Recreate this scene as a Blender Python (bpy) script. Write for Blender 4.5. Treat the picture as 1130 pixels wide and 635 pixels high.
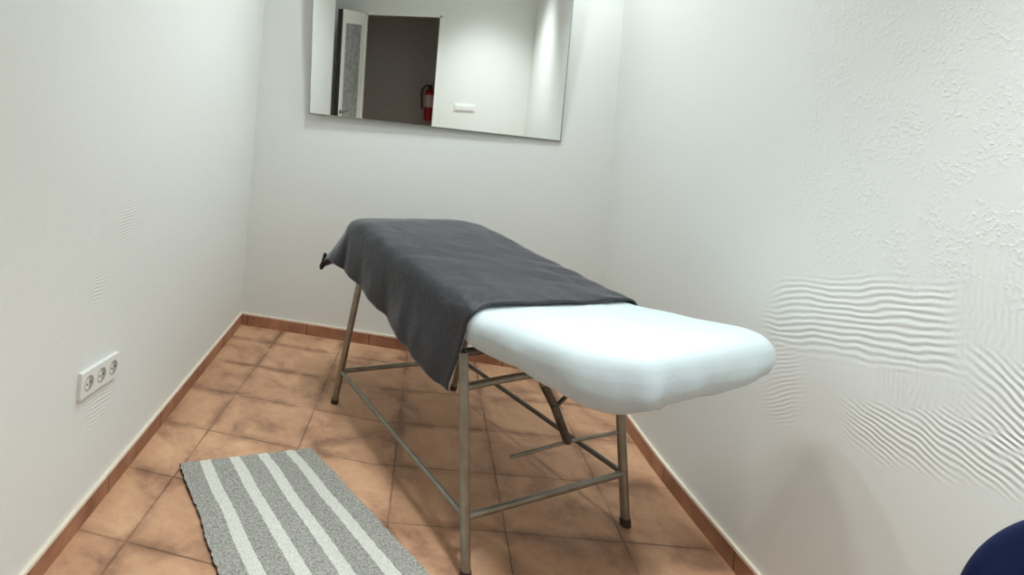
import bpy, bmesh, math, random
from mathutils import Vector, Matrix, noise
random.seed(4)
S = bpy.context.scene
for o in list(bpy.data.objects): bpy.data.objects.remove(o, do_unlink=True)

# ------------------------------------------------------------------ camera
# the room: x to the right along the back wall, y = 0 at the back wall, z up
ROLL = .077; FPX = 600.; CAM = Vector((1.085, -3.256, 1.30))
nn = math.hypot(1, ROLL)
AX = Vector((-.2067, .9784, 0)).normalized()
RW = Vector((AX.y, -AX.x, 0)); UP = Vector((0, 0, 1))
CX = (RW + ROLL*UP)/nn; CY = (UP - ROLL*RW)/nn
cd = bpy.data.cameras.new('camera'); cam = bpy.data.objects.new('camera', cd); S.collection.objects.link(cam)
m3 = Matrix((CX, CY, -AX)).transposed()
cam.matrix_world = Matrix.Translation(CAM) @ m3.to_4x4()
cd.sensor_fit = 'HORIZONTAL'; cd.sensor_width = 36; cd.lens = 36*FPX/1130
cd.shift_x = (565-350.6)/1130; cd.shift_y = (134.5-317.5)/1130
cd.clip_start = .02
S.camera = cam

# ------------------------------------------------------------------ exposure, world, light
S.view_settings.view_transform = 'Standard'
S.view_settings.look = 'None'; S.view_settings.gamma = 1; S.view_settings.use_curve_mapping = False
EXPO = 0.38
S.view_settings.exposure = EXPO
w = bpy.data.worlds.new('world'); S.world = w; w.use_nodes = True
w.node_tree.nodes['Background'].inputs[0].default_value = (.9, .95, 1, 1)
w.node_tree.nodes['Background'].inputs[1].default_value = .05
CEIL = 2.80
LAMPS = [  # x, y, watts, radius, colour, beam angle, label
    (1.74, -.60, 7.0, .07, (.90, .98, .99), 165, 'small round recessed ceiling downlight nearest the right wall'),
    (.86, -.74, 7.4, .07, (.905, .985, .99), 155, 'small round recessed ceiling downlight nearest the left wall'),
    (1.10, -1.45, 5.0, .14, (.90, .98, 1.0), 115, 'round ceiling downlight above the middle of the massage table'),
    (1.70, -2.70, 14.5, .18, (.91, .985, 1.0), 88, 'wide round fill light added at the ceiling near the door'),  # added as general fill, fixture invented
]

# ------------------------------------------------------------------ helpers
def col(o): S.collection.objects.link(o); return o
def srgb(r, g, b):
    f = lambda c: (c/255/12.92 if c/255 <= .04045 else ((c/255+.055)/1.055)**2.4)
    return (f(r), f(g), f(b), 1)
def tag(o, label=None, cat=None, group=None, kind=None):
    if label: o['label'] = label
    if cat: o['category'] = cat
    if group: o['group'] = group
    if kind: o['kind'] = kind
    return o
def empty(name, loc, label=None, cat=None, group=None):
    o = col(bpy.data.objects.new(name, None)); o.location = loc; o.empty_display_size = .05
    return tag(o, label, cat, group)
def origin(p):
    v = Vector((0, 0, 0))
    while p is not None: v += p.location; p = p.parent
    return v
def obj(name, bm, mat, parent=None, smooth=None, loc=(0, 0, 0)):
    """one mesh object; bm holds world coordinates"""
    bmesh.ops.recalc_face_normals(bm, faces=bm.faces[:])
    me = bpy.data.meshes.new(name)
    loc = Vector(loc)
    off = loc if parent is None else origin(parent)
    bmesh.ops.translate(bm, verts=bm.verts[:], vec=-off)
    bm.to_mesh(me); bm.free()
    for m in (mat if isinstance(mat, (list, tuple)) else [mat]): me.materials.append(m)
    if smooth is not None:
        for p in me.polygons: p.use_smooth = True
        if smooth < 180: me.set_sharp_from_angle(angle=math.radians(smooth))
    o = col(bpy.data.objects.new(name, me))
    if parent is None: o.location = loc
    else: o.parent = parent
    return o
def NB(): return bmesh.new()
def box(bm, lo, hi, bevel=0, mi=0):
    lo, hi = Vector(lo), Vector(hi)
    r = bmesh.ops.create_cube(bm, size=1)
    vs = r['verts']
    for v in vs: v.co = Vector(((lo[i]+hi[i])/2 + v.co[i]*(hi[i]-lo[i]) for i in range(3)))
    fs = {f for v in vs for f in v.link_faces}
    for f in fs: f.material_index = mi
    if bevel:
        es = list({e for v in vs for e in v.link_edges})
        bmesh.ops.bevel(bm, geom=es, offset=bevel, segments=2, affect='EDGES', profile=.7)
    return vs
def prism(bm, foot, z0, z1, mi=0):
    a = [bm.verts.new((x, y, z0)) for x, y in foot]; b = [bm.verts.new((x, y, z1)) for x, y in foot]
    k = len(foot)
    for i in range(k): bm.faces.new((a[i], a[(i+1) % k], b[(i+1) % k], b[i])).material_index = mi
    bm.faces.new(a[::-1]).material_index = mi; bm.faces.new(b).material_index = mi
def strip(bm, line, off, z0, z1):
    """band of thickness off (to the right of travel positive) along a polyline, z0..z1"""
    line = [Vector((p[0], p[1])) for p in line]; nrm = []
    for i in range(len(line)):
        d = (line[min(i+1, len(line)-1)] - line[max(i-1, 0)]).normalized(); nrm.append(Vector((d.y, -d.x)))
    q = [p + n*off for p, n in zip(line, nrm)]
    rows = []
    for p, r in zip(line, q):
        rows.append([bm.verts.new((p.x, p.y, z0)), bm.verts.new((r.x, r.y, z0)), bm.verts.new((r.x, r.y, z1)), bm.verts.new((p.x, p.y, z1))])
    for a, b in zip(rows, rows[1:]):
        for j in range(4): bm.faces.new((a[j], a[(j+1) % 4], b[(j+1) % 4], b[j]))
    bm.faces.new(rows[0]); bm.faces.new(rows[-1][::-1])
def tube(bm, pts, r, seg=12, cap=True, r2=None):
    pts = [Vector(p) for p in pts]; rings = []
    t0 = (pts[1]-pts[0]).normalized()
    ref = Vector((0, 0, 1)) if abs(t0.z) < .9 else Vector((1, 0, 0))
    nx = t0.cross(ref).normalized()
    for i, p in enumerate(pts):
        a = (pts[i]-pts[i-1]).normalized() if i else (pts[1]-pts[0]).normalized()
        b = (pts[i+1]-pts[i]).normalized() if i < len(pts)-1 else a
        t = (a+b).normalized(); k = 1/max(.5, math.sqrt((1+a.dot(b))/2))
        nx = (nx - t*nx.dot(t)).normalized(); ny = t.cross(nx)
        rr = r if r2 is None else r + (r2-r)*i/(len(pts)-1)
        rings.append([bm.verts.new(p + (nx*math.cos(2*math.pi*j/seg) + ny*math.sin(2*math.pi*j/seg))*rr) for j in range(seg)])
    for a, b in zip(rings, rings[1:]):
        for j in range(seg): bm.faces.new((a[j], a[(j+1) % seg], b[(j+1) % seg], b[j]))
    if cap: bm.faces.new(rings[0][::-1]); bm.faces.new(rings[-1])
def lathe(bm, prof, c, seg=32, axis='z', mi=0):
    c = Vector(c); rings = []
    for r, h in prof:
        ring = []
        for j in range(seg):
            a = 2*math.pi*j/seg
            p = Vector((r*math.cos(a), r*math.sin(a), h))
            if axis == 'x': p = Vector((h, r*math.cos(a), r*math.sin(a)))
            if axis == 'y': p = Vector((r*math.cos(a), h, r*math.sin(a)))
            ring.append(bm.verts.new(c+p))
        rings.append(ring)
    for a, b in zip(rings, rings[1:]):
        for j in range(seg): bm.faces.new((a[j], a[(j+1) % seg], b[(j+1) % seg], b[j])).material_index = mi
    bm.faces.new(rings[0][::-1]).material_index = mi; bm.faces.new(rings[-1]).material_index = mi
def smooth_path(pts, k=8):
    pts = [Vector(p) for p in pts]; out = []
    for i in range(len(pts)-1):
        p0 = pts[max(i-1, 0)]; p1 = pts[i]; p2 = pts[i+1]; p3 = pts[min(i+2, len(pts)-1)]
        for j in range(k):
            t = j/k
            out.append(.5*((2*p1) + (p2-p0)*t + (2*p0-5*p1+4*p2-p3)*t*t + (3*p1-p0-3*p2+p3)*t**3))
    return out + [pts[-1]]

# ------------------------------------------------------------------ materials
class NT:
    def __init__(s, name, rough=.6, spec=.5, metal=0):
        s.m = bpy.data.materials.new(name); s.m.use_nodes = True; s.t = s.m.node_tree
        s.b = s.t.nodes['Principled BSDF']
        s.b.inputs['Roughness'].default_value = rough; s.b.inputs['Metallic'].default_value = metal
        s.b.inputs['Specular IOR Level'].default_value = spec
    def n(s, kind, **kw):
        x = s.t.nodes.new(kind)
        for k, v in kw.items(): setattr(x, k, v)
        return x
    def l(s, a, b): s.t.links.new(a, b)
    def put(s, v, sock):
        if hasattr(v, 'is_output'): s.l(v, sock)
        else: sock.default_value = v
    def math(s, op, a, b=0, c=0):
        x = s.n('ShaderNodeMath', operation=op)
        for i, v in enumerate((a, b, c)): s.put(v, x.inputs[i])
        return x.outputs[0]
    def coord(s):
        x = s.n('ShaderNodeNewGeometry').outputs['Position']      # world position: things stand still in the room
        q = s.n('ShaderNodeSeparateXYZ'); s.l(x, q.inputs[0])
        return x, q.outputs[0], q.outputs[1], q.outputs[2]
    def objco(s):
        return s.n('ShaderNodeTexCoord').outputs['Object']
    def noise(s, v, scale, detail=3, rough=.5, dist=0):
        x = s.n('ShaderNodeTexNoise'); s.l(v, x.inputs['Vector'])
        x.inputs['Scale'].default_value = scale; x.inputs['Detail'].default_value = detail
        x.inputs['Roughness'].default_value = rough; x.inputs['Distortion'].default_value = dist
        return x.outputs['Fac']
    def ramp(s, f, stops):
        x = s.n('ShaderNodeValToRGB'); s.l(f, x.inputs[0]); e = x.color_ramp.elements
        while len(e) < len(stops): e.new(.5)
        for el, (p, c) in zip(e, stops): el.position = p; el.color = c if len(c) == 4 else (*c, 1)
        return x.outputs[0]
    def mix(s, f, a, b, mode='MIX'):
        x = s.n('ShaderNodeMix', data_type='RGBA', blend_type=mode)
        s.put(f, x.inputs[0]); s.put(a, x.inputs[6]); s.put(b, x.inputs[7])
        return x.outputs[2]
    def step(s, v, a, b):
        x = s.n('ShaderNodeMapRange', interpolation_type='SMOOTHSTEP'); s.put(v, x.inputs[0])
        x.inputs[1].default_value = a; x.inputs[2].default_value = b
        return x.outputs[0]
    def band(s, v, a, b, soft=.02):
        return s.math('MULTIPLY', s.step(v, a-soft, a+soft), s.math('SUBTRACT', 1, s.step(v, b-soft, b+soft)))
    def base(s, c): s.put(c, s.b.inputs['Base Color']); return s
    def bump(s, h, strength=1, dist=.002):
        x = s.n('ShaderNodeBump'); s.put(h, x.inputs['Height'])
        x.inputs['Strength'].default_value = strength; x.inputs['Distance'].default_value = dist
        s.l(x.outputs[0], s.b.inputs['Normal']); return s

def plain(name, c, rough=.5, metal=0, spec=.5, nz=0, bump=0, bscale=200):
    t = NT(name, rough, spec, metal); v = t.objco()
    if nz:
        f = t.noise(v, 14, 4)
        t.base(t.ramp(f, [(.3, tuple(x*(1-nz) for x in c[:3])), (.7, tuple(min(1, x*(1+nz)) for x in c[:3]))]))
    else: t.base(c)
    if bump: t.bump(t.noise(v, bscale, 3), bump, .001)
    return t.m

WALLC = srgb(234, 236, 233)
def wall_mat(name, patches=(), stipple=None, pl=1.0):
    """trowelled white plaster; patches = combed areas (axis value, limits, pitch)"""
    t = NT(name, .75, .3); p, x, y, z = t.coord()
    big = t.noise(p, 1.6, 3); fine = t.noise(p, 55, 4, .6); mid = t.noise(p, 9, 3)
    t.base(t.mix(t.math('MULTIPLY', big, .5), WALLC, srgb(229, 229, 225)))
    h = t.math('ADD', t.math('MULTIPLY', fine, .5*pl), t.math('MULTIPLY', mid, 1.6*pl))
    wob = t.math('MULTIPLY', t.math('SUBTRACT', t.noise(p, 6, 2), .5), .05)
    edge = t.math('MULTIPLY', t.math('SUBTRACT', t.noise(p, 11, 3), .5), .10)
    for (ky, kz, pitch, amp, y0, y1, sl, z0, z1) in patches:
        # ridges run along ky*y+kz*z = const; region y0..y1 and z0..z1 measured about the slope sl
        u = t.math('ADD', t.math('MULTIPLY', y, ky), t.math('MULTIPLY', z, kz))
        u = t.math('ADD', u, wob)
        s = t.math('SINE', t.math('MULTIPLY', u, 2*math.pi/pitch))
        zz = t.math('SUBTRACT', z, t.math('MULTIPLY', y, sl))
        mk = t.math('MULTIPLY', t.band(t.math('ADD', y, edge), y0, y1, .06), t.band(t.math('ADD', zz, edge), z0, z1, .035))
        h = t.math('ADD', h, t.math('MULTIPLY', t.math('MULTIPLY', s, mk), amp*.8))
    if stipple:
        y0, y1, z0, z1, amp = stipple
        g = t.n('ShaderNodeTexVoronoi', feature='F1'); t.l(p, g.inputs['Vector']); g.inputs['Scale'].default_value = 70
        s = t.math('MULTIPLY', t.step(t.noise(p, 105, 2, .5), .45, .75), t.step(t.noise(p, 14, 2), .3, .6))
        mk = t.math('MULTIPLY', t.band(t.math('ADD', y, edge), y0, y1, .12), t.band(t.math('ADD', z, edge), z0, z1, .08))
        h = t.math('ADD', h, t.math('MULTIPLY', t.math('MULTIPLY', s, mk), amp))
    t.bump(h, 1, .0016)
    return t.m

M = {}
M['wall_back'] = wall_mat('plaster_back', pl=.5)
M['wall_front'] = wall_mat('plaster_front', pl=.5)
M['wall_left'] = wall_mat('plaster_left', [(0, 1, .012, .5, -1.62, -1.50, 0, .86, .97), (0, 1, .012, .5, -1.78, -1.70, 0, .70, .78),
                                            (0, 1, .012, .4, -1.75, -1.60, 0, .30, .40)], pl=.6)
M['wall_right'] = wall_mat('plaster_right', [
    (.29, 1, .0170, 0.50, -1.86, -1.37, -.29, .345, .525),
    (1, .06, .0125, 0.30, -2.05, -1.85, 0, .93, 1.12),
    (-.5, 1, .0170, 0.50, -2.10, -1.92, 0, .77, .95),
    (-.15, 1, .0135, 0.40, -2.05, -1.66, -.33, .06, .165),
    (.6, 1, .0135, 0.25, -1.47, -1.37, 0, .54, .75),
    (1, 0, .013, .35, -1.85, -1.70, 0, .76, .86)],
    stipple=(-3.2, -1.38, 1.03, 2.3, .5), pl=.35)
M['ceiling'] = plain('ceiling_paint', srgb(238, 238, 235), .8, nz=.02)

def floor_mat():
    t = NT('terracotta_tile', .5, .4); p, x, y, z = t.coord()
    yy = t.math('MULTIPLY', y, -1)
    warp = t.math('MULTIPLY', t.math('MAXIMUM', t.math('SUBTRACT', x, .95), 0), .2)
    yy = t.math('ADD', yy, warp)
    u = t.math('DIVIDE', t.math('SUBTRACT', x, .28), .38); v = t.math('DIVIDE', t.math('SUBTRACT', yy, .21), .31)
    jit = t.math('MULTIPLY', t.math('SUBTRACT', t.noise(p, 18, 2), .5), .02)
    fu = t.math('FRACT', t.math('ADD', t.math('ADD', u, 20), jit)); fv = t.math('FRACT', t.math('ADD', t.math('ADD', v, 20), jit))
    du = t.math('MULTIPLY', t.math('MINIMUM', fu, t.math('SUBTRACT', 1, fu)), .38)
    dv = t.math('MULTIPLY', t.math('MINIMUM', fv, t.math('SUBTRACT', 1, fv)), .31)
    d = t.math('MINIMUM', du, dv)
    grout = t.math('SUBTRACT', 1, t.step(d, .0018, .0045))
    rim = t.math('SUBTRACT', 1, t.step(d, .0, .045))
    cell = t.n('ShaderNodeCombineXYZ')
    t.l(t.math('FLOOR', u), cell.inputs[0]); t.l(t.math('FLOOR', v), cell.inputs[1])
    wn = t.n('ShaderNodeTexWhiteNoise', noise_dimensions='3D'); t.l(cell.outputs[0], wn.inputs[0])
    st = t.noise(p, 4.5, 6, .66, .5); fi = t.noise(p, 38, 4, .6)
    c = t.ramp(st, [(.32, srgb(150, 112, 88)), (.47, srgb(206, 160, 126)), (.66, srgb(228, 182, 144))])
    c = t.mix(t.math('MULTIPLY', wn.outputs[0], .22), c, srgb(160, 112, 86))
    c = t.mix(t.math('MULTIPLY', t.math('MULTIPLY', rim, t.step(t.noise(p, 5, 4, .6), .38, .66)), .75), c, srgb(128, 90, 66))
    c = t.mix(t.math('MULTIPLY', fi, .26), c, srgb(124, 90, 70))
    c = t.mix(t.math('MULTIPLY', grout, t.math('MULTIPLY', t.step(t.noise(p, 6, 2), .25, .7), .7)), c, srgb(92, 68, 52))
    t.base(c)
    t.put(t.ramp(st, [(.3, (.42,)*3), (.7, (.6,)*3)]), t.b.inputs['Roughness'])
    t.bump(t.math('ADD', t.math('MULTIPLY', grout, -1.2), t.math('MULTIPLY', st, .8)), .8, .002)
    return t.m
M['floor'] = floor_mat()
def skirt_mat():
    t = NT('skirting_tile', .5, .4); p, x, y, z = t.coord()
    f = t.noise(p, 7, 4, .6)
    c = t.ramp(f, [(.3, srgb(136, 92, 68)), (.7, srgb(188, 136, 106))])
    fr = t.math('FRACT', t.math('DIVIDE', t.math('ADD', t.math('ADD', x, y), 20.1), .38))
    g = t.math('SUBTRACT', 1, t.step(t.math('MINIMUM', fr, t.math('SUBTRACT', 1, fr)), .004, .012))
    t.base(t.mix(g, c, srgb(100, 74, 56))); t.bump(f, .4, .002)
    return t.m
M['skirt'] = skirt_mat()
M['grout_bead'] = plain('cream_grout', srgb(232, 218, 200), .8, nz=.06)

def metal(name, c, rough):
    t = NT(name, rough, .5, .85); v = t.objco()
    f = t.noise(v, 22, 4, .6)
    t.base(t.ramp(f, [(.35, tuple(k*.75 for k in c[:3])), (.65, c)]))
    t.put(t.ramp(f, [(.3, (rough*.8,)*3), (.7, (min(1, rough*1.3),)*3)]), t.b.inputs['Roughness'])
    return t.m
M['steel'] = metal('dull_steel', srgb(158, 153, 141), .36)
M['darksteel'] = metal('dark_steel', srgb(108, 102, 94), .42)
M['rubber'] = plain('dark_rubber', srgb(62, 44, 36), .7)
M['vinyl'] = plain('pad_vinyl', srgb(208, 205, 196), .45, nz=.03)
def sheet_mat():
    t = NT('white_cotton', .85, .2); v = t.objco()
    f = t.noise(v, 9, 4, .55); g = t.noise(v, 420, 2)
    t.base(t.mix(f, srgb(206, 217, 220), srgb(199, 211, 215)))
    t.b.inputs['Sheen Weight'].default_value = .15
    t.bump(t.math('ADD', t.math('MULTIPLY', f, 3), t.math('MULTIPLY', g, .25)), .6, .002)
    return t.m
M['sheet'] = sheet_mat()
def towel_mat():
    t = NT('charcoal_terry', .38, .4); v = t.objco()
    f = t.noise(v, 5, 4, .6); g = t.noise(v, 260, 2, .7); s = t.noise(v, 26, 4, .65, 1.0)
    c = t.mix(f, srgb(36, 36, 41), srgb(58, 58, 65))
    c = t.mix(t.math('MULTIPLY', s, .35), c, srgb(16, 16, 19))
    t.base(c)
    t.b.inputs['Sheen Weight'].default_value = 1.0; t.b.inputs['Sheen Roughness'].default_value = .24
    t.b.inputs['Sheen Tint'].default_value = srgb(200, 204, 216)
    t.bump(t.math('ADD', t.math('MULTIPLY', s, 2.2), t.math('MULTIPLY', g, .9)), .8, .002)
    return t.m
M['towel'] = towel_mat()
M['towel_band'] = plain('towel_woven_band', srgb(42, 42, 46), .9, nz=.1, bump=.3, bscale=300)
def rug_mat(name, a, b):
    t = NT(name, .95, .1); v = t.objco()
    f = t.noise(v, 150, 3, .75); g = t.noise(v, 60, 3, .6)
    t.base(t.mix(t.step(f, .35, .62), a, b))
    t.bump(t.math('ADD', t.math('MULTIPLY', f, 2.5), g), 1, .003)
    return t.m
M['rug_grey'] = rug_mat('rug_grey_weave', srgb(138, 136, 129), srgb(192, 190, 183))
M['rug_white'] = rug_mat('rug_white_weave', srgb(214, 214, 204), srgb(238, 238, 230))
M['rug_back_and_shade'] = rug_mat('rug_backing_and_shade', srgb(66, 54, 44), srgb(110, 96, 82))
M['plastic'] = plain('white_plastic', srgb(236, 236, 232), .35)
M['socket'] = plain('grey_socket', srgb(168, 168, 160), .4)
M['hole'] = plain('socket_hole', srgb(90, 90, 86), .7)
def mirror_mat():
    t = NT('mirror_silver', .015, .5, 1); v = t.objco()
    t.base(t.mix(t.noise(v, 3, 2), srgb(236, 240, 236), srgb(240, 242, 240)))
    return t.m
M['mirror'] = mirror_mat()
M['mirror_edge'] = plain('mirror_ground_edge', srgb(160, 165, 158), .35)
M['door'] = plain('door_white', srgb(236, 236, 230), .45, nz=.02)
M['door_gap_shade'] = plain('door_gap_shadow', srgb(48, 44, 38), .6)  # dark colour for the shade behind the open door
def frost_mat():
    t = NT('patterned_glass', .4, .5); v = t.objco()
    f = t.noise(v, 20, 4, .6); t.base(t.ramp(f, [(.35, srgb(120, 124, 122)), (.65, srgb(178, 182, 180))]))
    t.bump(t.noise(v, 45, 2), .6, .003)
    return t.m
M['frost'] = frost_mat()
M['hall'] = plain('corridor_plaster', srgb(180, 175, 171), .8, nz=.05)
M['red'] = plain('red_enamel', srgb(176, 30, 40), .35)
M['black'] = plain('black_rubber', srgb(22, 22, 22), .6)
M['tag'] = plain('pale_sticker', srgb(226, 196, 200), .6)
M['navy'] = plain('navy_upholstery', srgb(2, 22, 62), .6, spec=.2, nz=.12, bump=.25, bscale=260)
M['navy_shell'] = plain('navy_shell', srgb(34, 52, 100), .4)
def emit(name, c, s):
    t = NT(name); t.base(c); t.b.inputs['Emission Color'].default_value = c; t.b.inputs['Emission Strength'].default_value = s
    return t.m
M['lens'] = emit('lamp_lens', (1, .99, .96, 1), 4)

# ------------------------------------------------------------------ room shell
YF = -3.45                       # front wall, behind the camera
RL = [(2.06, 0), (2.06, -.30), (2.063, -.51), (2.072, -.82), (2.093, -1.08), (2.125, -1.39), (2.165, -1.75), (2.20, -2.1), (2.24, -2.6), (2.27, YF)]
LL = [(0, 0), (.045, -.7), (.09, -1.40), (.112, -1.76), (.13, -2.02), (.142, -2.28)]
def curve2(l, k=5):
    return [(p.x, p.y) for p in smooth_path([(a, b, 0) for a, b in l], k)]
RC = curve2(RL); LC = LL
bm = NB(); box(bm, (-.5, YF-1.9, -.12), (2.6, .2, 0)); tag(obj('floor', bm, M['floor']), kind='structure')
bm = NB(); box(bm, (-.5, YF-1.9, CEIL), (2.6, .2, CEIL+.12)); tag(obj('ceiling', bm, M['ceiling']), kind='structure')
bm = NB(); box(bm, (-.15, 0, 0), (2.25, .12, CEIL)); tag(obj('wall_back', bm, M['wall_back']), kind='structure')
bm = NB(); strip(bm, RC, -.12, 0, CEIL); tag(obj('wall_right', bm, M['wall_right'], smooth=30), kind='structure')
bm = NB()
strip(bm, LC, .12, 0, CEIL)                                       # visible run of the left wall
prism(bm, [(-.10, -2.20), (-.22, -2.20), (-.22, YF), (-.10, YF)], 0, CEIL)   # recess the door folds into
prism(bm, [(-.22, -2.20), (.02, -2.20), (.02, -2.28), (-.22, -2.28)], 0, CEIL)
tag(obj('wall_left', bm, M['wall_left']), kind='structure')
DX0, DX1, DZ = .335, 1.225, 2.12
bm = NB()
box(bm, (-.22, YF-.12, 0), (DX0, YF, CEIL)); box(bm, (DX1, YF-.12, 0), (2.40, YF, CEIL)); box(bm, (DX0, YF-.12, DZ), (DX1, YF, CEIL))
tag(obj('wall_front', bm, M['wall_front']), kind='structure')
# corridor beyond the doorway
HB = YF-1.35
bm = NB(); box(bm, (-.5, HB-.1, 0), (2.6, HB, CEIL)); tag(obj('wall_corridor', bm, M['hall']), kind='structure')
bm = NB(); box(bm, (-.5, HB, 0), (-.4, YF-.12, CEIL)); box(bm, (2.5, HB, 0), (2.6, YF-.12, CEIL)); tag(obj('wall_corridor_ends', bm, M['hall']), kind='structure')
# skirting: terracotta tiles with a cream grout bead on top
SK = .07
def skirting(name, line, sgn):
    bm = NB(); strip(bm, line, sgn*.011, 0, SK-.006); o = obj(name, bm, M['skirt'], smooth=30); tag(o, kind='structure')
    bm = NB(); strip(bm, line, sgn*.012, SK-.006, SK+.004); obj('grout_bead', bm, M['grout_bead'], o, smooth=30)
skirting('baseboard_back', [(.011, 0), (2.05, 0)], 1)
skirting('baseboard_right', RC, 1)
skirting('baseboard_left', LC, -1)
skirting('baseboard_front', [(DX1, YF), (2.25, YF)], -1)

# ------------------------------------------------------------------ treatment table frame of reference
TC = Vector((1.2836, -.98126, 0)); TL = Vector((.55246, -.83354, 0)); TW = Vector((.83354, .55246, 0))
def T(s, t, z): return TC + TW*s + TL*t + UP*z
def lerp_tab(x, tab):
    if x <= tab[0][0]: return tab[0][1]
    for (a, b), (c, d) in zip(tab, tab[1:]):
        if x <= c:
            k = (x-a)/(c-a); k = k*k*(3-2*k) * .35 + k*.65
            return b + (d-b)*k
    return tab[-1][1]
def ztop(t): return lerp_tab(t, [(-.66, .800), (-.54, .833), (-.38, .847), (-.25, .836), (.05, .797), (.30, .770), (.47, .757), (.65, .783), (.92, .826)])
HW, T0, T1, THICK = .335, -.64, .925, .10

def outline(d, t0, t1, hw, r, N=14, L=50, W=14):
    """points of a rounded rectangle inset by d, same count for every d; with outward normals (s, t)"""
    a = hw-d; lo = t0+d; hi = t1-d; r = max(.0005, min(r-d, a-.0005, (hi-lo)/2-.0005)); out = []
    def arc(cs, ct, a0):
        for i in range(N+1):
            an = a0 + math.pi/2*i/N; out.append((cs+r*math.cos(an), ct+r*math.sin(an), math.cos(an), math.sin(an)))
    def line(p, q, n, k):
        for i in range(1, k): out.append((p[0]+(q[0]-p[0])*i/k, p[1]+(q[1]-p[1])*i/k, *n))
    arc(a-r, hi-r, 0); line((a-r, hi), (-a+r, hi), (0, 1), W)
    arc(-a+r, hi-r, math.pi/2); line((-a, hi-r), (-a, lo+r), (-1, 0), L)
    arc(-a+r, lo+r, math.pi); line((-a+r, lo), (a-r, lo), (0, -1), W)
    arc(a-r, lo+r, 3*math.pi/2); line((a, lo+r), (a, hi-r), (1, 0), L)
    return out
def pillow(bm, t0, t1, hw, rc, off, thick, er=.04, closed=True, skirt_fn=None):
    """rounded slab following ztop(); off = outward offset; rings from the underside round the edge to the middle"""
    rings = []
    if closed: prof = [(hw-.004, -thick), (.10, -thick), (er*.6, -thick+0)]
    else: prof = [(.085, -thick+.004), (er*.8, -thick-.004)]
    prof += [(.012, -thick+er*.25), (.002, -thick+er*.75), (0, -thick*.5), (0, -er)]
    for i in range(1, 7):
        an = math.pi/2*i/6; prof.append((er*(1-math.cos(an)), -er*(1-math.sin(an))))
    for d in (.07, .11, .16, .21, .26, .30, hw-.0002): prof.append((d, .006*min(1, (d-er)/.15)))
    for ip, (d, h) in enumerate(prof):
        ring = []
        for (s, t, ns, nt) in outline(d, t0, t1, hw, rc):
            k = off*(1 if h < .002 and d < .05 else .0); z = ztop(t) + h + (off if d < er+.02 and h > -er or d > er and ip > 8 else (-off if h <= -thick+.001 else 0))
            wv = 0
            if skirt_fn: wv, dz = skirt_fn(s, t, h, ns, nt); z += dz
            ring.append(bm.verts.new(T(s+ns*(k+wv), t+nt*(k+wv), z)))
        rings.append(ring)
    n = len(rings[0])
    for a, b in zip(rings, rings[1:]):
        for j in range(n): bm.faces.new((a[j], a[(j+1) % n], b[(j+1) % n], b[j]))
    bmesh.ops.remove_doubles(bm, verts=rings[-1], dist=.003)
    if closed: bm.faces.new(rings[0][::-1])

table = empty('treatment_table', TC, 'massage treatment table on a tubular grey steel frame, covered by white sheet and dark towel', 'massage table')
bm = NB(); pillow(bm, -.61, .44, .325, .20, 0, THICK); obj('back_pad', bm, M['vinyl'], table, smooth=40)
bm = NB(); pillow(bm, .45, .915, .325, .13, 0, THICK-.012); obj('foot_pad', bm, M['vinyl'], table, smooth=40)
ZF = .625                                                          # frame under the pads
legs = {  # foot and head in (s, t)
    'FL': ((-.325, -.501), (-.325, -.335)), 'FR': ((.325, -.485), (.325, -.330)),
    'NL': ((-.342, .507), (-.338, .412)), 'NR': ((.342, .479), (.338, .395))}
def on_leg(k, z):
    (s0, t0), (s1, t1) = legs[k]; f = z/ZF
    return T(s0+(s1-s0)*f, t0+(t1-t0)*f, z)
for k in legs:
    bm = NB(); tube(bm, [on_leg(k, .004), on_leg(k, ZF)], .0150, 14)
    lg = obj('leg', bm, M['steel'], table, smooth=50)
    bm = NB(); tube(bm, [on_leg(k, 0), on_leg(k, .024)], .0172, 14); obj('foot_cap', bm, M['rubber'], lg, smooth=50)
def bar(name, pts, r=.0105, mat='steel'):
    bm = NB(); tube(bm, pts, r, 12); return obj(name, bm, M[mat], table, smooth=50)
ZR = .165
bar('side_rail', [on_leg('FL', ZR+.005), on_leg('NL', ZR)]); bar('side_rail', [on_leg('FR', ZR+.005), on_leg('NR', ZR)], .0095, 'darksteel')
bar('end_rail', [on_leg('NL', ZR), on_leg('NR', ZR)]); bar('end_rail', [on_leg('FL', ZR+.005), on_leg('FR', ZR+.005)])
# top frame: a rectangle of tube and the bearers that carry the two pads
fr = [on_leg(k, ZF) for k in ('FL', 'NL', 'NR', 'FR')]
bm = NB()
for a, b in zip(fr, fr[1:]+fr[:1]): tube(bm, [a, b], .0125, 12)
obj('top_frame', bm, M['darksteel'], table, smooth=50)
for s in (-.25, .25):
    bar('pad_bearer', [T(s, -.33, ZF), T(s, -.34, ztop(-.34)-THICK-.004), T(s, -.55, ztop(-.55)-THICK-.006)], .011, 'darksteel')
    bar('pad_bearer', [T(s, .40, ZF), T(s, .50, ztop(.5)-THICK-.004), T(s, .80, ztop(.8)-THICK-.004)], .011, 'darksteel')
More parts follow.
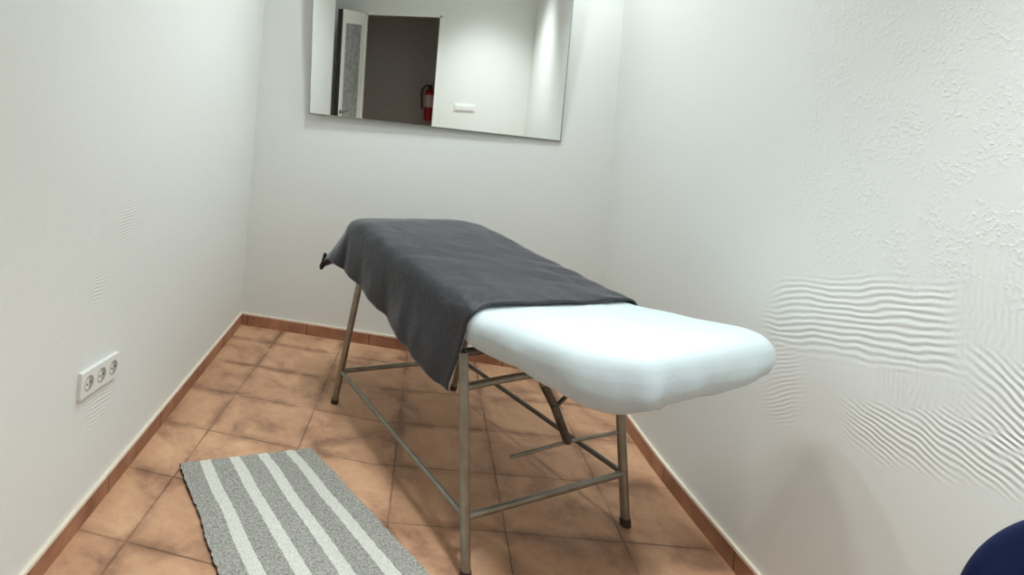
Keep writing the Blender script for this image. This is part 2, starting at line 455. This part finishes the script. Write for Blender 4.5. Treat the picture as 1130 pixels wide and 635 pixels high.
# prop of the foot section: upper rail bending down into a strut, and the short bar it rests on
up = smooth_path([on_leg('NL', .523), T(-.22, .42, .527), T(-.075, .42, .532), T(-.035, .42, .524), T(-.012, .42, .490)], 8)
bar('upper_rail', up, .0115)
st = bar('prop_strut', [T(-.014, .42, .498), T(.045, .42, .412), T(.112, .42, .288)], .0145, 'darksteel')
bm = NB(); tube(bm, [T(.040, .428, .420), T(.092, .428, .455)], .0065, 10); tube(bm, [T(.030, .428, .425), T(.043, .43, .388)], .009, 10)
obj('ratchet_pin', bm, M['darksteel'], st, smooth=50)
bar('prop_bar', [T(-.127, .42, .272), T(.12, .418, .286), on_leg('NR', .300)], .0058, 'steel')

# ------------------------------------------------------------------ fitted sheet
def sheet_fold(s, t, h, ns, nt):
    if h > -.03: 
        return 0, .0022*noise.noise(Vector((s*9, t*9, 3)))
    n = noise.noise(Vector((s*13, t*13, h*9))); n2 = noise.noise(Vector((s*34, t*34, h*14)))
    k = min(1, (-h-.03)/.06)
    corner = math.exp(-((s+.22)**2+(t-.87)**2)/.010)
    w = .009*n*k + .0045*n2*k + .010*corner*math.sin(60*(s-t))*k
    dz = (.006*noise.noise(Vector((s*7, t*7, 8))) - .030*min(1, max(0, (t-.60)/.25))*min(1, max(0, (.25-s)/.4)) + .012*min(1, max(0, (s-.1)/.2))) * k
    return w, dz
bm = NB(); pillow(bm, .22, .93, .339, .145, .004, THICK+.010, er=.052, closed=False, skirt_fn=sheet_fold)
o = obj('fitted_sheet', bm, M['sheet'], smooth=70, loc=T(0, .9, 0))
tag(o, 'white fitted cotton sheet stretched over the foot end of the massage table', 'sheet')

# ------------------------------------------------------------------ towel
def hemL(b): return lerp_tab(b, [(-.66, .165), (-.50, .205), (-.35, .226), (-.18, .242), (0, .256), (.20, .270), (.38, .285), (.46, .278)])
er = .048; HWT, T0T = .341, -.650
def drape(a, b):
    """flat towel coordinate (a across, b along) -> place on the table"""
    ins = er; ca = HWT-ins; cb = T0T+ins; rc = .105 + .10*min(1, max(0, (-.30-b)/.25))
    ins = er
    # signed distance outside the rounded core
    qa = abs(a)-(ca-rc); qb = (cb+rc)-b
    if qa > 0 and qb > 0:
        L = math.hypot(qa, qb); d = L-rc; n = Vector((math.copysign(qa/L, a), -qb/L))
    elif qa-rc > qb-rc and qa > 0: d = qa-rc; n = Vector((math.copysign(1, a), 0))
    elif qb > 0: d = qb-rc; n = Vector((0, -1))
    else: d = -1; n = Vector((0, 0))
    p = Vector((a, b))
    bump = .0035*noise.noise(Vector((a*7, b*7, 1))) + .0025*noise.noise(Vector((a*17, b*9, 5)))
    ra = math.hypot(a+.33, b-.43); an_ = math.atan2(b-.43, a+.33)
    bump += .0075*math.sin(an_*9+ra*5)*math.exp(-ra/.13)*min(1, ra/.05) + .0065*noise.noise(Vector((a*3+b*2, (b-a*.6)*16, 2)))*min(1, max(0, (b+.35)/.3))
    if d <= 0:
        return T(a, b, ztop(b)+.014+.006*min(1, max(0, -d)/.15)+bump)
    c = p - n*d; arc = er*math.pi/2
    corner = 1-abs(abs(n.x)-abs(n.y)) if n.x and n.y else 0
    d = d*(1-.20*corner) if d > 0 else d
    th = .60*corner**.6                                   # the corner stands off in a slope
    ph = math.pi/2-th; turn = er*ph
    if d < turn: out, dz = er*math.sin(d/er), -er*(1-math.cos(d/er))
    else: out, dz = er*math.sin(ph)+(d-turn)*math.cos(ph), -er*(1-math.cos(ph))-(d-turn)*math.sin(ph)
    drop = max(0, d-arc)
    run = c.y*1.0 + c.x*.8 + math.atan2(n.y, n.x)*.10
    fold = noise.noise(Vector((run*5.5, drop*1.6, 2)))*.028 + noise.noise(Vector((run*15, drop*3.0, 7)))*.008
    k = min(1, drop/.16)
    flare = .012 + .02*corner*k + .02*k*max(0, (b-.2)/.25)*0
    out += fold*k + flare*k + .004
    q = c + n*out
    return T(q.x, q.y, ztop(min(max(q.y, T0T), .46))+.012+dz+bump)
bm = NB(); NA, NBB = 90, 92; grid = []
for j in range(NBB+1):
    row = []
    for i in range(NA+1):
        f = j/NBB
        b = -.83 + f*(1.285)
        u = i/NA
        aL = -(HWT-.02 + hemL(b)); aR = HWT + .10
        a = aL + (aR-aL)*u
        # the front edge is pulled back where it hangs down the left side
        if f > .55:
            k = (f-.55)/.45; side_ = min(1, max(0, (-a-HWT+.02)/.26))
            b -= k*(.085*side_**1.1)
            b += k*.012*math.sin(a*9+1) + k*.016*max(0, a/.35)
        row.append(bm.verts.new(drape(a, b)))
    grid.append(row)
for r0, r1 in zip(grid, grid[1:]):
    for i in range(NA): bm.faces.new((r0[i], r0[i+1], r1[i+1], r1[i]))
towel = obj('towel', bm, M['towel'], smooth=180, loc=T(-.1, -.1, 0))
sol = towel.modifiers.new('pile', 'SOLIDIFY'); sol.thickness = .007; sol.offset = 1
tag(towel, 'dark charcoal terry towel draped over the back section, hanging down the table side', 'towel')
# hanging loop sewn to its far corner
bm = NB()
base = drape(-(HWT-.02+hemL(-.7))+.03, -.70)
loop = [base+Vector((-.01, 0, .02)), base+Vector((-.012, .004, -.02)), base+Vector((-.020, .004, -.05)), base+Vector((-.026, .0, -.055)), base+Vector((-.020, -.006, -.02)), base+Vector((-.012, -.006, .02))]
tube(bm, smooth_path(loop, 5), .006, 8); obj('hanging_loop', bm, M['towel_band'], towel, smooth=60)

# ------------------------------------------------------------------ rug
rc = [Vector((.273, -1.389, 0)), Vector((.712, -1.139, 0)), Vector((.712+.70, -1.139-.731, 0)), Vector((.273+.56, -1.389-.715, 0))]
gw, ww = .136, .08; bounds = [0]
for i in range(9): bounds.append(bounds[-1] + (gw if i % 2 == 0 else ww))
bounds = [b/bounds[-1] for b in bounds]
us = []
for i in range(9): us += [(bounds[i]+(bounds[i+1]-bounds[i])*k/6, i % 2) for k in range(6)]
us.append((1.0, 0)); NV = 110
def rug_p(u, v, z):
    p = (rc[0]*(1-u)+rc[1]*u)*(1-v) + (rc[3]*(1-u)+rc[2]*u)*v
    e = (rc[1]-rc[0]).normalized(); edge = max(0, 1-u/.04) + max(0, 1-(1-u)/.04)
    p = p + e*(.006*noise.noise(Vector((v*45, u*2, 0)))*edge + .007*noise.noise(Vector((v*5, u*1.5, 4))))
    d = (rc[3]-rc[0]).normalized(); ev = max(0, 1-v/.03) + max(0, 1-(1-v)/.03)
    p = p + d*(.005*noise.noise(Vector((u*40, 0, 9)))*ev)
    zz = z + .0022*noise.noise(Vector((u*25, v*60, 1))) + (.0035*math.sin(v*150)*.35) + .006*edge*max(0, noise.noise(Vector((v*9, 3, 3))))
    return Vector((p.x, p.y, zz))
bm = NB(); top = [[bm.verts.new(rug_p(u, j/NV, .0125)) for u, _ in us] for j in range(NV+1)]
bot = [[bm.verts.new(Vector((v.co.x, v.co.y, .0005))) for v in row] for row in top]
for j in range(NV):
    for i in range(len(us)-1):
        bm.faces.new((top[j][i], top[j][i+1], top[j+1][i+1], top[j+1][i])).material_index = us[i][1]
        bm.faces.new((bot[j][i], bot[j+1][i], bot[j+1][i+1], bot[j][i+1])).material_index = 2
    for i, q in ((0, 0), (len(us)-1, 1)):
        bm.faces.new((top[j][i], top[j+1][i], bot[j+1][i], bot[j][i])).material_index = 2  # dark side faces paint in the gap shadow under the rug edge
for j in (0, NV):
    for i in range(len(us)-1): bm.faces.new((top[j][i], top[j][i+1], bot[j][i+1], bot[j][i])).material_index = us[i][1]
o = obj('rug', bm, [M['rug_grey'], M['rug_white'], M['rug_back_and_shade']], smooth=60, loc=(rc[0]+rc[2])/2)
tag(o, 'small woven rug with grey and white stripes on the terracotta floor', 'rug')

# ------------------------------------------------------------------ mirror
TAU = math.tan(math.radians(4.5)); YAW = math.tan(math.radians(1.1))
def mir(x, z, dy=0): return Vector((x, -.014 - (z-1.30)*TAU - (1.8-x)*YAW*1 + .0 + dy, z))
mq = [(.347, 1.343), (1.790, 1.292), (1.786, 2.20), (.322, 2.20)]
mirror = empty('wall_mirror', (1.07, -.03, 1.3), 'large frameless mirror hung on the back wall, leaning slightly forward', 'mirror')
bm = NB(); BV = .008
cxm = sum(q[0] for q in mq)/4; czm = sum(q[1] for q in mq)/4
inn = [(x+math.copysign(BV, cxm-x), z+math.copysign(BV, czm-z)) for x, z in mq]
fo = [bm.verts.new(mir(x, z, .004)) for x, z in mq]; fi = [bm.verts.new(mir(x, z)) for x, z in inn]; bk = [bm.verts.new(mir(x, z, .010)) for x, z in mq]
for i in range(4):
    j = (i+1) % 4
    bm.faces.new((fo[i], fo[j], fi[j], fi[i])); bm.faces.new((bk[i], bk[j], fo[j], fo[i]))
bm.faces.new(bk)
obj('bevelled_edge', bm, M['mirror_edge'], mirror)
bm = NB(); a = [bm.verts.new(mir(x, z, -.0004)) for x, z in inn]; b = [bm.verts.new(mir(x, z, .003)) for x, z in inn]
for i in range(4): bm.faces.new((a[i], a[(i+1) % 4], b[(i+1) % 4], b[i]))
bm.faces.new(a[::-1]); bm.faces.new(b); obj('mirror_glass', bm, M['mirror'], mirror)
# spacers on the wall behind it
for z in (1.42, 2.05):
    for x in (.70, 1.45):
        bm = NB(); box(bm, (x-.04, mir(x, z, .009).y, z-.02), (x+.04, 0, z+.02)); obj('hanging_block', bm, M['mirror_edge'], mirror)

# ------------------------------------------------------------------ triple wall socket on the left wall
def lw(y): return lerp_x(y, LL)
def lerp_x(y, l):
    for (a, b), (c, d) in zip(l, l[1:]):
        if y >= d: return a + (c-a)*(y-b)/(d-b)
    return l[-1][0]
sk = empty('wall_socket', (.115, -1.69, .449), 'white triple power socket plate on the left wall above the skirting', 'socket')
y0, y1 = -1.812, -1.588
def zc(y): return .4597 + (y-(-1.812))*(-.0233/.224)*1.0
bm = NB()
vs = box(bm, (-.002, y0, -.040), (.013, y1, .040), bevel=.003)
for v in bm.verts: v.co = Vector((lw(v.co.y)+v.co.x, v.co.y, zc(v.co.y)+v.co.z))
obj('frame', bm, M['plastic'], sk)
for i in range(3):
    yc = y0+.040+i*.072
    bm = NB(); c = (lw(yc)+.0125, yc, zc(yc))
    lathe(bm, [(.023, 0), (.023, .0022), (.0195, .0022), (.018, .0008), (.001, .0006)], c, 28, 'x')
    so = obj('socket', bm, M['socket'], sk, smooth=40)
    bm = NB()
    for dy in (-.0095, .0095): lathe(bm, [(.0035, 0), (.0035, .0016)], (c[0]+.0004, yc+dy, c[2]), 12, 'x')
    obj('pin_holes', bm, M['hole'], so)

# ------------------------------------------------------------------ navy chair at the right wall
ch = empty('upholstered_chair', (1.72, -2.47, 0), 'navy blue upholstered chair with a rounded backrest beside the right wall', 'chair')
def pad_solid(bm, fn, N, rings, cr=.2):
    R = []
    for d, h in rings: R.append([bm.verts.new(fn(*p, h)) for p in outline(d, -.25, .25, .25, cr, N=40, L=6, W=6)])
    n = len(R[0])
    for a, b in zip(R, R[1:]):
        for j in range(n): bm.faces.new((a[j], a[(j+1) % n], b[(j+1) % n], b[j]))
    bm.faces.new(R[0][::-1]); bm.faces.new(R[-1])
def prof(th, e=.02):
    out = [(.22, 0), (.05, 0), (.02, 0), (.006, .006), (0, th*.3), (0, th-e)]
    for i in range(1, 6): an = math.pi/2*i/5; out.append((e*(1-math.cos(an)), th-e*(1-math.sin(an))))
    return out+[(.06, th+.004), (.12, th+.009), (.22, th+.011)]
bm = NB(); pad_solid(bm, lambda s, t, a, b, h: Vector((1.895+.18*(t+.25)*.5+.02 - h, -2.56+s*1.24, .622+1.24*(t if t < .195 else .195+(t-.195)*.35))), 8, prof(.055), .235)
obj('backrest', bm, M['navy'], ch, smooth=50)
bm = NB(); pad_solid(bm, lambda s, t, a, b, h: Vector((1.66+t*.92, -2.47+s*.96, .415+h)), 8, prof(.065))
obj('seat', bm, M['navy'], ch, smooth=50)
for sx, sy in ((-1, -1), (-1, 1), (1, -1), (1, 1)):
    bm = NB(); x = 1.66+sx*.19; y = -2.47+sy*.19
    tube(bm, [(x+sx*.02, y+sy*.015, 0), (x, y, .42)], .011, 12); obj('leg', bm, M['darksteel'], ch, smooth=50)
for sy in (-1, 1):
    bm = NB(); tube(bm, smooth_path([(1.84, -2.47+sy*.16, .415), (1.90, -2.47+sy*.16, .43), (1.932, -2.47+sy*.16, .52), (1.955, -2.47+sy*.16, .74)], 6), .010, 10)
    obj('back_post', bm, M['darksteel'], ch, smooth=50)

# ------------------------------------------------------------------ seen in the mirror: door, switches, extinguisher
hinge = Vector((DX0+.005, YF+.01, 0)); end = Vector((.180, YF+.88, 0))
dv = (end-hinge).normalized(); dn = Vector((dv.y, -dv.x, 0))        # towards the room
def D(u, n, z): return hinge + dv*u + dn*n + UP*z
def dbox(bm, u0, u1, n0, n1, z0, z1):
    vs = box(bm, (u0, n0, z0), (u1, n1, z1))
    for v in vs: v.co = D(v.co.x, v.co.y, v.co.z)
DL = (end-hinge).length; DT = .04
bm = NB()
dbox(bm, 0, .13, -DT, 0, .012, DZ-.01); dbox(bm, DL-.13, DL-.008, -DT, 0, .012, DZ-.01)
dbox(bm, .13, DL-.13, -DT, 0, .012, .30); dbox(bm, .13, DL-.13, -DT, 0, DZ-.15, DZ-.01)
door = obj('door_1', bm, M['door']); tag(door, kind='structure')
bm = NB(); dbox(bm, .13, DL-.13, -DT*.7, -DT*.3, .30, DZ-.15); obj('glass_panel', bm, M['frost'], door)
bm = NB(); dbox(bm, DL-.008, DL, -DT-.012, 0, .012, DZ-.01); obj('gap_shade_strip', bm, M['door_gap_shade'], door)  # dark strip painting in the shadow gap between door leaf and wall
bm = NB(); tube(bm, [D(DL-.06, 0, 1.02), D(DL-.06, .045, 1.02), D(DL-.18, .05, 1.02)], .009, 10); lathe_c = D(DL-.06, .004, 1.02)
tube(bm, [D(DL-.06, 0, 1.02), D(DL-.06, .008, 1.02)], .025, 20); obj('door_handle', bm, M['steel'], door, smooth=50)
bm = NB()
box(bm, (DX0-.0, YF-.125, 0), (DX0+.02, YF+.006, DZ)); box(bm, (DX1-.02, YF-.125, 0), (DX1, YF+.006, DZ)); box(bm, (DX0, YF-.125, DZ-.02), (DX1, YF+.006, DZ))
tag(obj('trim_1', bm, M['door']), kind='structure')
sw = empty('light_switch', (1.56, YF, 1.05), 'white triple light switch plate beside the doorway, seen in the mirror', 'light switch')
bm = NB(); box(bm, (1.45, YF, 1.02), (1.69, YF+.010, 1.10), bevel=.003); obj('frame', bm, M['plastic'], sw)
for i in range(3):
    bm = NB(); box(bm, (1.463+i*.072, YF+.009, 1.033), (1.525+i*.072, YF+.015, 1.087), bevel=.003); obj('rocker', bm, M['plastic'], sw)
ex = empty('fire_extinguisher', (1.195, HB+.09, .70), 'red fire extinguisher on the dark corridor wall, seen in the mirror', 'fire extinguisher')
ec = (1.195, HB+.09, .70)
bm = NB(); lathe(bm, [(.05, 0), (.068, .008), (.072, .03), (.072, .36), (.066, .40), (.045, .435), (.026, .45), (.024, .47)], ec, 28); obj('cylinder', bm, M['red'], ex, smooth=40)
bm = NB(); lathe(bm, [(.0728, .20), (.0735, .20), (.0735, .37), (.0728, .37)], ec, 28); obj('label_band', bm, M['tag'], ex, smooth=40)
bm = NB(); lathe(bm, [(.02, .47), (.02, .50)], ec, 16)
box(bm, (1.185, HB+.09, .70+.50), (1.205, HB+.22, .70+.515)); box(bm, (1.185, HB+.09, .70+.475), (1.205, HB+.21, .70+.49)); obj('valve_handle', bm, M['black'], ex)
bm = NB(); tube(bm, smooth_path([(1.195, HB+.09, 1.19), (1.135, HB+.11, 1.20), (1.080, HB+.12, 1.13), (1.085, HB+.12, .98), (1.10, HB+.11, .86)], 6), .011, 10); obj('hose', bm, M['black'], ex, smooth=60)
bm = NB(); box(bm, (1.165, HB, .95), (1.225, HB+.03, 1.05)); obj('wall_bracket', bm, M['black'], ex)

# ------------------------------------------------------------------ ceiling lights and an added fill light (above the frame)
for x, y, watt, r, c, spr, lab in LAMPS:
    root = empty('ceiling_and_fill_light', (x, y, CEIL), lab, 'ceiling light')
    bm = NB(); lathe(bm, [(r+.025, 0), (r+.025, -.006), (r+.004, -.012), (r, -.010), (r, 0)], (x, y, CEIL), 40); obj('rim', bm, M['plastic'], root, smooth=40)
    bm = NB(); lathe(bm, [(r, -.011), (r*.6, -.013), (.002, -.014)], (x, y, CEIL), 32); obj('lens', bm, M['lens'], root, smooth=60)
    ld = bpy.data.lights.new('lamp', 'AREA'); ld.shape = 'DISK'; ld.size = 2*r; ld.energy = watt; ld.spread = math.radians(spr); ld.color = c
    lo = col(bpy.data.objects.new('lamp', ld)); lo.location = (0, 0, -.02); lo.parent = root
